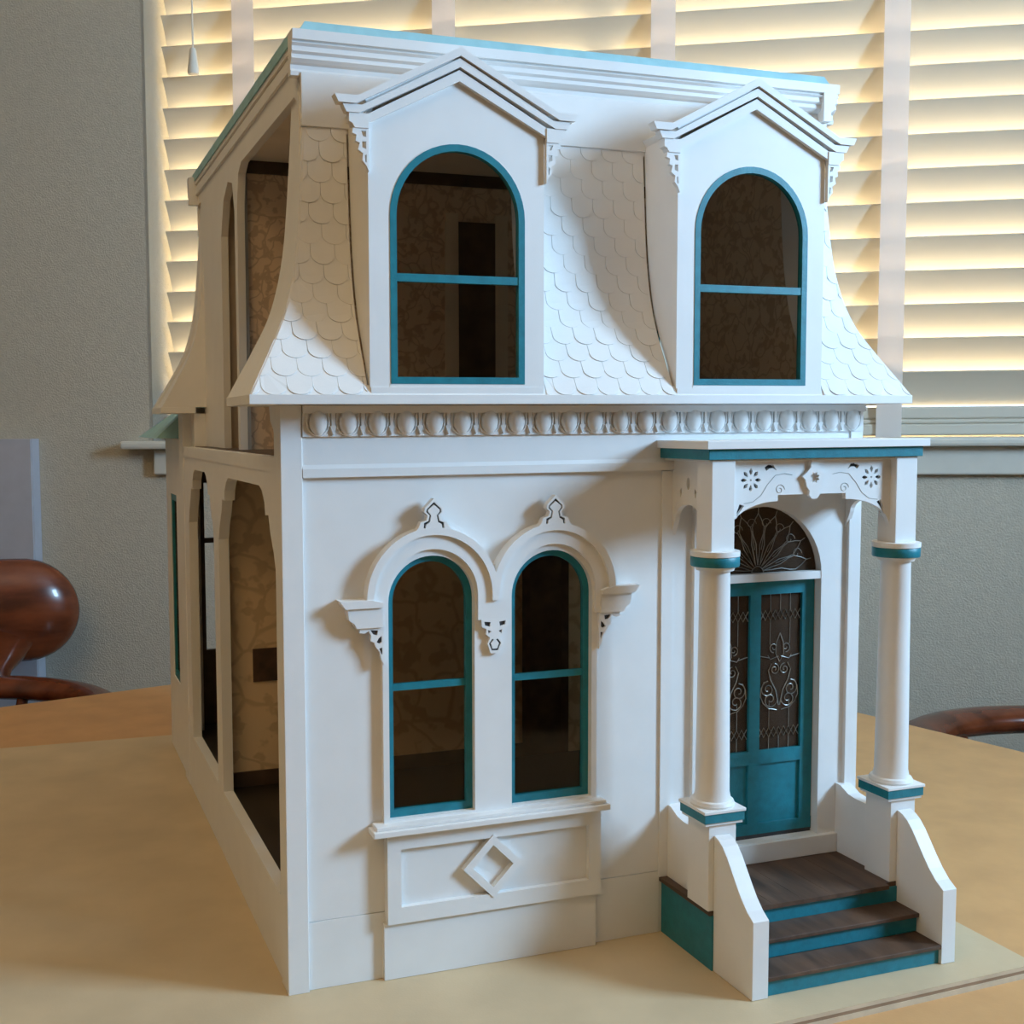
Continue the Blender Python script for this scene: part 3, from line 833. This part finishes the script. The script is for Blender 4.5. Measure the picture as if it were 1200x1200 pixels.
# -- mansard roof: ledge, curved skins, shingles
YE, YR = 5.5, 42.5
ZL0, ZL1 = 36.92, 37.5
ledge = part('roof_ledge', WHITE, H,
             ('sheet', [[(-2.28, -2.28), (W+2.28, -2.28), (W+2.28, D+2.28), (-2.28, D+2.28), (-2.28, YR-0.3), (1.0, YR-0.3), (1.0, D-1.6), (W-1.5, D-1.6), (W-1.5, 1.5), (1.0, 1.5), (1.0, YE), (-2.28, YE)]], 'xy', ZL0, ZL1), bevel=0.03)
def skin(bm, pts_fn, zs_, th=0.28, skip=lambda i, z: False):
    """pts_fn(z, inset) -> polyline of points at height z; builds an outer and an inner skin"""
    rows_o = [[bm.verts.new(Vector((*p, z))*S) for p in pts_fn(z, 0.0)] for z in zs_]
    rows_i = [[bm.verts.new(Vector((*p, z))*S) for p in pts_fn(z, th)] for z in zs_]
    for rows in (rows_o, rows_i):
        for r_, (a, b) in enumerate(zip(rows, rows[1:])):
            for i in range(len(a)-1):
                if not skip(i, zs_[r_]):
                    bm.faces.new([a[i], a[i+1], b[i+1], b[i]])
    for i0 in (0, -1):
        for k_ in range(len(zs_)-1):
            bm.faces.new([rows_o[k_][i0], rows_o[k_+1][i0], rows_i[k_+1][i0], rows_i[k_][i0]])
    for r_ in (0, -1):
        for i in range(len(rows_o[0])-1):
            bm.faces.new([rows_o[r_][i], rows_o[r_][i+1], rows_i[r_][i+1], rows_i[r_][i]])
zs2 = list(np.linspace(37.5, 57.2, 36))
def fskin(z, t):
    d = dz(z)+t
    return [(d, YE), (d, d), (4.96, d), (16.64, d), (25.96, d), (37.64, d), (W-d, d), (W-d, 18.0), (W-d, 24.0), (W-d, D/2)]
def rskin(z, t):
    d = dz(z)+t
    return [(W-d, D/2), (W-d, D-d), (d, D-d), (d, D-d-2.0)]
bm = bmesh.new()
skin(bm, fskin, zs2, skip=lambda i, z: (i in (2, 4) and 37.8 < z < 53.6) or (i == 7 and 40 < z < 52))  # right-hand opening added to let light into the upper rooms
mans = finish('mansard_roof', bm, WHITE, H, smooth=30)
bm = bmesh.new()
skin(bm, rskin, zs2)
finish('mansard_roof', bm, WHITE, H, smooth=30)
# inner lining board behind the rear skin on the open side, a small gap away
def lskin(z, t):
    d = dz(z)+0.1+t
    return [(d, D-dz(z)-3.3), (d, YR)] if D-dz(z)-3.3 > YR+0.05 else [(d, YR+0.05), (d, YR)]
bm = bmesh.new()
skin(bm, lskin, zs2)
finish('side_roof_lining', bm, WHITE, H, smooth=30)
part('return_panel', WHITE, H, ('sheet', [[(2.0, 37.5)] + [(dz(z)+0.05, z) for z in zs2 if dz(z) < 1.9] + [(2.0, 52)]], 'xz', YR-0.3, YR))
DORM = (10.8, 31.8)
DHALF = 5.72
SHW, SHE = 1.56, 1.28
def clip(poly, nx, nz, c):
    out = []
    for i in range(len(poly)):
        p, q = poly[i], poly[(i+1) % len(poly)]
        a, b = p[0]*nx+p[1]*nz-c, q[0]*nx+q[1]*nz-c
        if a >= 0:
            out.append(p)
        if (a >= 0) != (b >= 0):
            t = a/(a-b)
            out.append((p[0]+t*(q[0]-p[0]), p[1]+t*(q[1]-p[1])))
    return out
s_top = float(np.interp(54.1, ZF, SF))
def shingle(cx, s0, bounds, row):
    poly = [(cx+SHW/2*0.98, s0+SHE*1.35), (cx-SHW/2*0.98, s0+SHE*1.35), (cx-SHW/2*0.98, s0+0.62)]
    poly += [(cx-SHW/2*0.98*math.cos(R(t)), s0+0.62-0.62*math.sin(R(t))) for t in range(20, 161, 20)] + [(cx+SHW/2*0.98, s0+0.62)]
    poly = clip(poly, 0, -1, -s_top)
    poly = clip(poly, 0, 1, 0.02)
    lo_, hi_ = bounds
    for fn, sg in ((lo_, 1), (hi_, -1)):
        a0, a1 = fn(s0), fn(s0+SHE*1.35)
        m = (a1-a0)/(SHE*1.35)
        poly = clip(poly, sg, -sg*m, sg*(a0-m*s0))
        if len(poly) < 3:
            return
    ar_ = 0.5*abs(sum(poly[i][0]*poly[(i+1) % len(poly)][1]-poly[(i+1) % len(poly)][0]*poly[i][1] for i in range(len(poly))))
    if ar_ < 0.12:
        return
    lift = random.uniform(0.01, 0.055)
    bm = bmesh.new()
    def P(x, s, off):
        z = z_of_s(s)
        e = 0.05
        tz, td = z_of_s(s+e)-z_of_s(s-e), dz(z_of_s(s+e))-dz(z_of_s(s-e))
        l_ = math.hypot(tz, td)
        # outward normal in the (y, z) plane
        ny, nz = -tz/l_, td/l_
        return Vector((x, dz(z)+ny*off, z+nz*off))*S
    A_, B_ = [], []
    for x, s in poly:
        t = min(1, max(0, (s-s0)/(SHE*1.35)))
        off = (0.04+lift)*(1-t)+0.02*t
        A_.append(bm.verts.new(P(x, s, off)))
        B_.append(bm.verts.new(P(x, s, off-0.05)))
    bm.faces.new(A_)
    bm.faces.new(list(reversed(B_)))
    n_ = len(poly)
    for i in range(n_):
        bm.faces.new([A_[i], A_[(i+1) % n_], B_[(i+1) % n_], B_[i]])
    finish('shingle', bm, WHITE, mans)
hipL = lambda s: dz(z_of_s(s))+0.12
hipR = lambda s: W-dz(z_of_s(s))-0.12
cst = lambda v: (lambda s: v)
zones = [(hipL, cst(DORM[0]-DHALF-0.18), -2.3, DORM[0]-DHALF), (cst(DORM[0]+DHALF+0.18), cst(DORM[1]-DHALF-0.18), DORM[0]+DHALF, DORM[1]-DHALF), (cst(DORM[1]+DHALF+0.18), hipR, DORM[1]+DHALF, W+2.3)]
rows = int(s_top/SHE)+1
for lo_, hi_, xa, xb in zones:
    for r_ in range(rows):
        x = xa - SHW + (SHW/2 if r_ % 2 else 0)
        while x < xb+SHW:
            shingle(x, r_*SHE, (lo_, hi_), r_)
            x += SHW
# upper frieze, cornice, flat roof
part('roof_frieze', WHITE, H, ('box', 2.08, W-2.08, 2.0, 2.5, 54.1, 57.3), ('box', 2.08, W-2.08, D-2.5, D-2.0, 54.1, 57.3), ('box', W-2.5, W-2.08, 2.5, D-2.5, 54.1, 57.3), bevel=0.03)
cpf = [(2.2, 57.1), (1.95, 57.1), (1.9, 57.35), (2.0, 57.5), (2.0, 57.75), (1.82, 57.85), (1.62, 58.05), (1.66, 58.3), (1.5, 58.45), (1.52, 58.75), (1.38, 58.9), (1.5, 59.0), (1.5, 59.06), (1.3, 59.1), (1.28, 59.7), (2.6, 59.7), (2.6, 57.1)]
cpf = [(a+0.15, b) for a, b in cpf]
part('cornice', WHITE, H, ('sheet', [cpf], 'yz', 1.45, W-1.45))
part('cornice', WHITE, H, ('sheet', [[(D-a, b) for a, b in cpf]], 'yz', 1.2, W-1.45))
part('cornice', WHITE, H, ('sheet', [[(W-a, b) for a, b in cpf]], 'xz', 1.45, D-1.45))
part('side_cornice_board', WHITE, H, ('box', 1.8, 2.3, 2.7, D-2.7, 59.0, 59.35), ('box', 2.0, 2.35, 2.7, D-2.7, 58.75, 59.0),
     ('box', 1.85, 2.4, 2.7, D-2.7, 58.0, 58.75), ('box', 2.05, 2.5, 2.7, D-2.7, 57.1, 58.0))
part('roof_edge_strip', AQUA, H, ('box', 1.7, 2.1, 2.7, D-1.8, 59.35, 60.1))
bm = bmesh.new()
lo = [(1.95, 1.75), (W-2.0, 1.75), (W-2.0, D-1.75), (1.95, D-1.75)]
hi = [(2.35, 1.95), (W-2.4, 1.95), (W-2.4, D-1.95), (2.35, D-1.95)]
a = [bm.verts.new(Vector((*p, 59.7))*S) for p in lo]
b = [bm.verts.new(Vector((*p, 60.35))*S) for p in hi]
for i in range(4):
    bm.faces.new([a[i], a[(i+1) % 4], b[(i+1) % 4], b[i]])
bm.faces.new(list(reversed(a)))
bm.faces.new(b)
finish('flat_roof', bm, AQUA, H)
part('attic_ceiling', CEILING_IN, H, ('box', 2.5, W-2.5, 2.5, D-2.5, 57.0, 57.4))
# upper storey, open left side
def upper_open(y0, y1):
    z0, z1, a, b = 33.7, 56.2, 4.0, 4.0
    def br(s, y):
        return [(y, z1-b), (y+s*a*0.1, z1-b*0.7), (y+s*a*0.3, z1-b*0.5), (y+s*a*0.4, z1-b*0.25), (y+s*a*0.65, z1-b*0.2), (y+s*a, z1)]
    return [(y0, z0)] + br(1, y0) + list(reversed(br(-1, y1))) + [(y1, z0)]
part('upper_side_frame', WHITE, H, ('sheet', [[(2.5, 33.7), (2.6, 33.7), (2.6, 55.5)] + [(3.6, 56.2), (22.0, 56.2), (23.3, 55.6), (24.0, 53.5), (24.3, 33.7), (25.2, 33.7), (25.3, 53.0), (26.2, 55.4), (28.2, 55.9), (30.4, 54.8), (31.9, 52.0), (32.0, 33.7), (43.3, 33.7)]
     + [(43.3, 57.4), (2.5, 57.4)]], 'yz', 2.0, 2.6), smooth=20)
up_ = part('upper_partition', PAPER_UP, H, ('box', 2.9, W-2.6, 25.0, 25.5, 33.75, 57.0))
part('partition_edge', METAL, up_, ('box', 2.6, 2.9, 24.4, 26.0, 33.75, 57.0))
part('crown_molding', DARKWOOD, up_, ('box', 2.9, W-2.6, 24.8, 25.0, 56.0, 57.0))
part('upper_right_wall', PAPER_UP, H, ('sheet', [[(2.6, 33.75), (D-2.6, 33.75), (D-2.6, 57.0), (2.6, 57.0)], [(18, 39.5), (24, 39.5), (24, 52.5), (18, 52.5)]], 'yz', W-3.1, W-2.7))
sw = part('added_light_window', TEAL, H, ('sheet', [[(17.7, 39.1), (24.3, 39.1), (24.3, 52.9), (17.7, 52.9)], [(18.3, 39.8), (23.7, 39.8), (23.7, 52.2), (18.3, 52.2)]], 'yz', W-2.75, W-0.6))  # unseen window added to brighten the upper rooms
part('light_diffuser', DIFFUSER, sw, ('box', W-2.62, W-2.58, 18.2, 23.8, 39.7, 52.3))
part('upper_rear_wall', PLAINWALL, H, ('box', 2.7, W-3.1, D-3.2, D-2.8, 33.75, 57.0))
part('closet_wall', PLAINWALL, H, ('box', 2.7, 24, 33.0, 33.4, 33.75, 57.0))
# dark furniture seen through the dormer panes
part('interior_door', DARKWOOD, up_, ('box', 21.2, 24.6, 24.75, 25.0, 33.8, 53.0))
part('interior_door_trim', PLAINWALL, up_, ('box', 20.0, 21.2, 24.8, 25.0, 33.8, 53.7), ('box', 24.6, 25.8, 24.8, 25.0, 33.8, 53.7))

# -- dormers
DWH = 4.38
DY = -2.12
def rake(c, zt, tip, zeave, th, slope=0.522):
    """band below the line apex zt -> eave; th is its vertical thickness"""
    xs = (zt-zeave)/slope
    o = [(c-tip, zeave), (c-tip+0.5*th, zeave-th), (c-xs-0.12, zeave-th), (c, zt-th-0.12*slope)]
    o += [(c+xs+0.12, zeave-th), (c+tip-0.5*th, zeave-th), (c+tip, zeave), (c+xs, zeave), (c, zt), (c-xs, zeave)]
    return o
for c in DORM:
    pent = [(c-DHALF, 37.5), (c+DHALF, 37.5), (c+DHALF, 53.6), (c, 56.8), (c-DHALF, 53.6)]
    dm = part('dormer', WHITE, H, ('sheet', [pent, arch_loop(c, DWH, 38.16, 48.2)], 'xz', DY, DY+0.5), smooth=25)
    # cheeks follow the mansard curve
    chk = [(DY+0.5, 37.5)] + [(dz(z)+0.05, z) for z in np.linspace(37.6, 54.4, 20) if dz(z) > DY+0.5] + [(2.25, 54.6), (DY+0.5, 54.6)]
    part('cheek', WHITE, dm, ('sheet', [chk], 'yz', c-DHALF, c-DHALF+0.45))
    part('cheek', WHITE, dm, ('sheet', [chk], 'yz', c+DHALF-0.45, c+DHALF))
    part('dormer_sill', WHITE, dm, ('box', c-DHALF+0.05, c+DHALF-0.05, DY-0.06, DY+0.5, 37.52, 37.95), ('box', c-DWH-0.1, c+DWH+0.1, DY-0.02, DY+0.4, 37.95, 38.14))
    # roof slopes
    for s in (-1, 1):
        sl = [(c, 57.9), (c+s*5.95, 54.8), (c+s*5.72, 54.4), (c, 57.4)]
        part('dormer_roof', WHITE, dm, ('sheet', [sl], 'xz', DY-0.2, 2.3))
    for nm, (ztp, tip, ze, th, yy) in {0: (58.22, 7.85, 54.86, 0.46, -0.54), 1: (57.58, 7.35, 54.36, 0.46, -0.42), 2: (56.92, 6.95, 53.86, 0.60, -0.30)}.items():
        part('gable_molding', WHITE, dm, ('sheet', [rake(c, ztp, tip, ze, th)], 'xz', DY+yy, DY+0.2))
    for s in (-1, 1):
        part('eave_block', WHITE, dm, ('sheet', [[(c+s*5.75, 53.05), (c+s*6.6, 53.05), (c+s*6.75, 53.3), (c+s*6.95, 53.4), (c+s*6.95, 53.9), (c+s*5.75, 53.9)]], 'xz', DY-0.36, DY+0.3))
        def X(v):
            return c+s*v
        o = [(X(5.75), 53.05), (X(6.7), 53.05), (X(6.75), 52.75), (X(6.5), 52.65), (X(6.55), 52.3), (X(6.3), 52.2), (X(6.4), 51.8), (X(6.1), 51.6), (X(6.15), 51.2), (X(5.9), 50.9), (X(5.75), 50.55)]
        h1 = [(X(5.9), 52.9), (X(6.2), 52.9), (X(6.1), 52.6), (X(5.9), 52.55)]
        h2 = [(X(5.9), 52.3), (X(6.15), 52.3), (X(6.15), 51.95), (X(5.9), 51.85)]
        h3 = [(X(5.88), 51.55), (X(6.0), 51.5), (X(5.95), 51.1), (X(5.88), 51.1)]
        part('eave_bracket', WHITE, dm, ('sheet', [o, h1, h2, h3], 'xz', DY-0.3, DY+0.02))
    wn = part('arched_window', TEAL, H, ('sheet', [arch_loop(c, DWH+0.02, 38.14, 48.2), arch_loop(c, DWH-0.40, 38.56, 48.2)], 'xz', DY-0.04, DY+0.42), smooth=30)
    part('meeting_rail', TEAL, wn, ('box', c-DWH+0.3, c+DWH-0.3, DY, DY+0.36, 44.28, 44.76))
    part('glass_pane', GLASS, wn, ('sheet', [arch_loop(c, DWH-0.3, 38.4, 48.2)], 'xz', DY+0.25, DY+0.28))
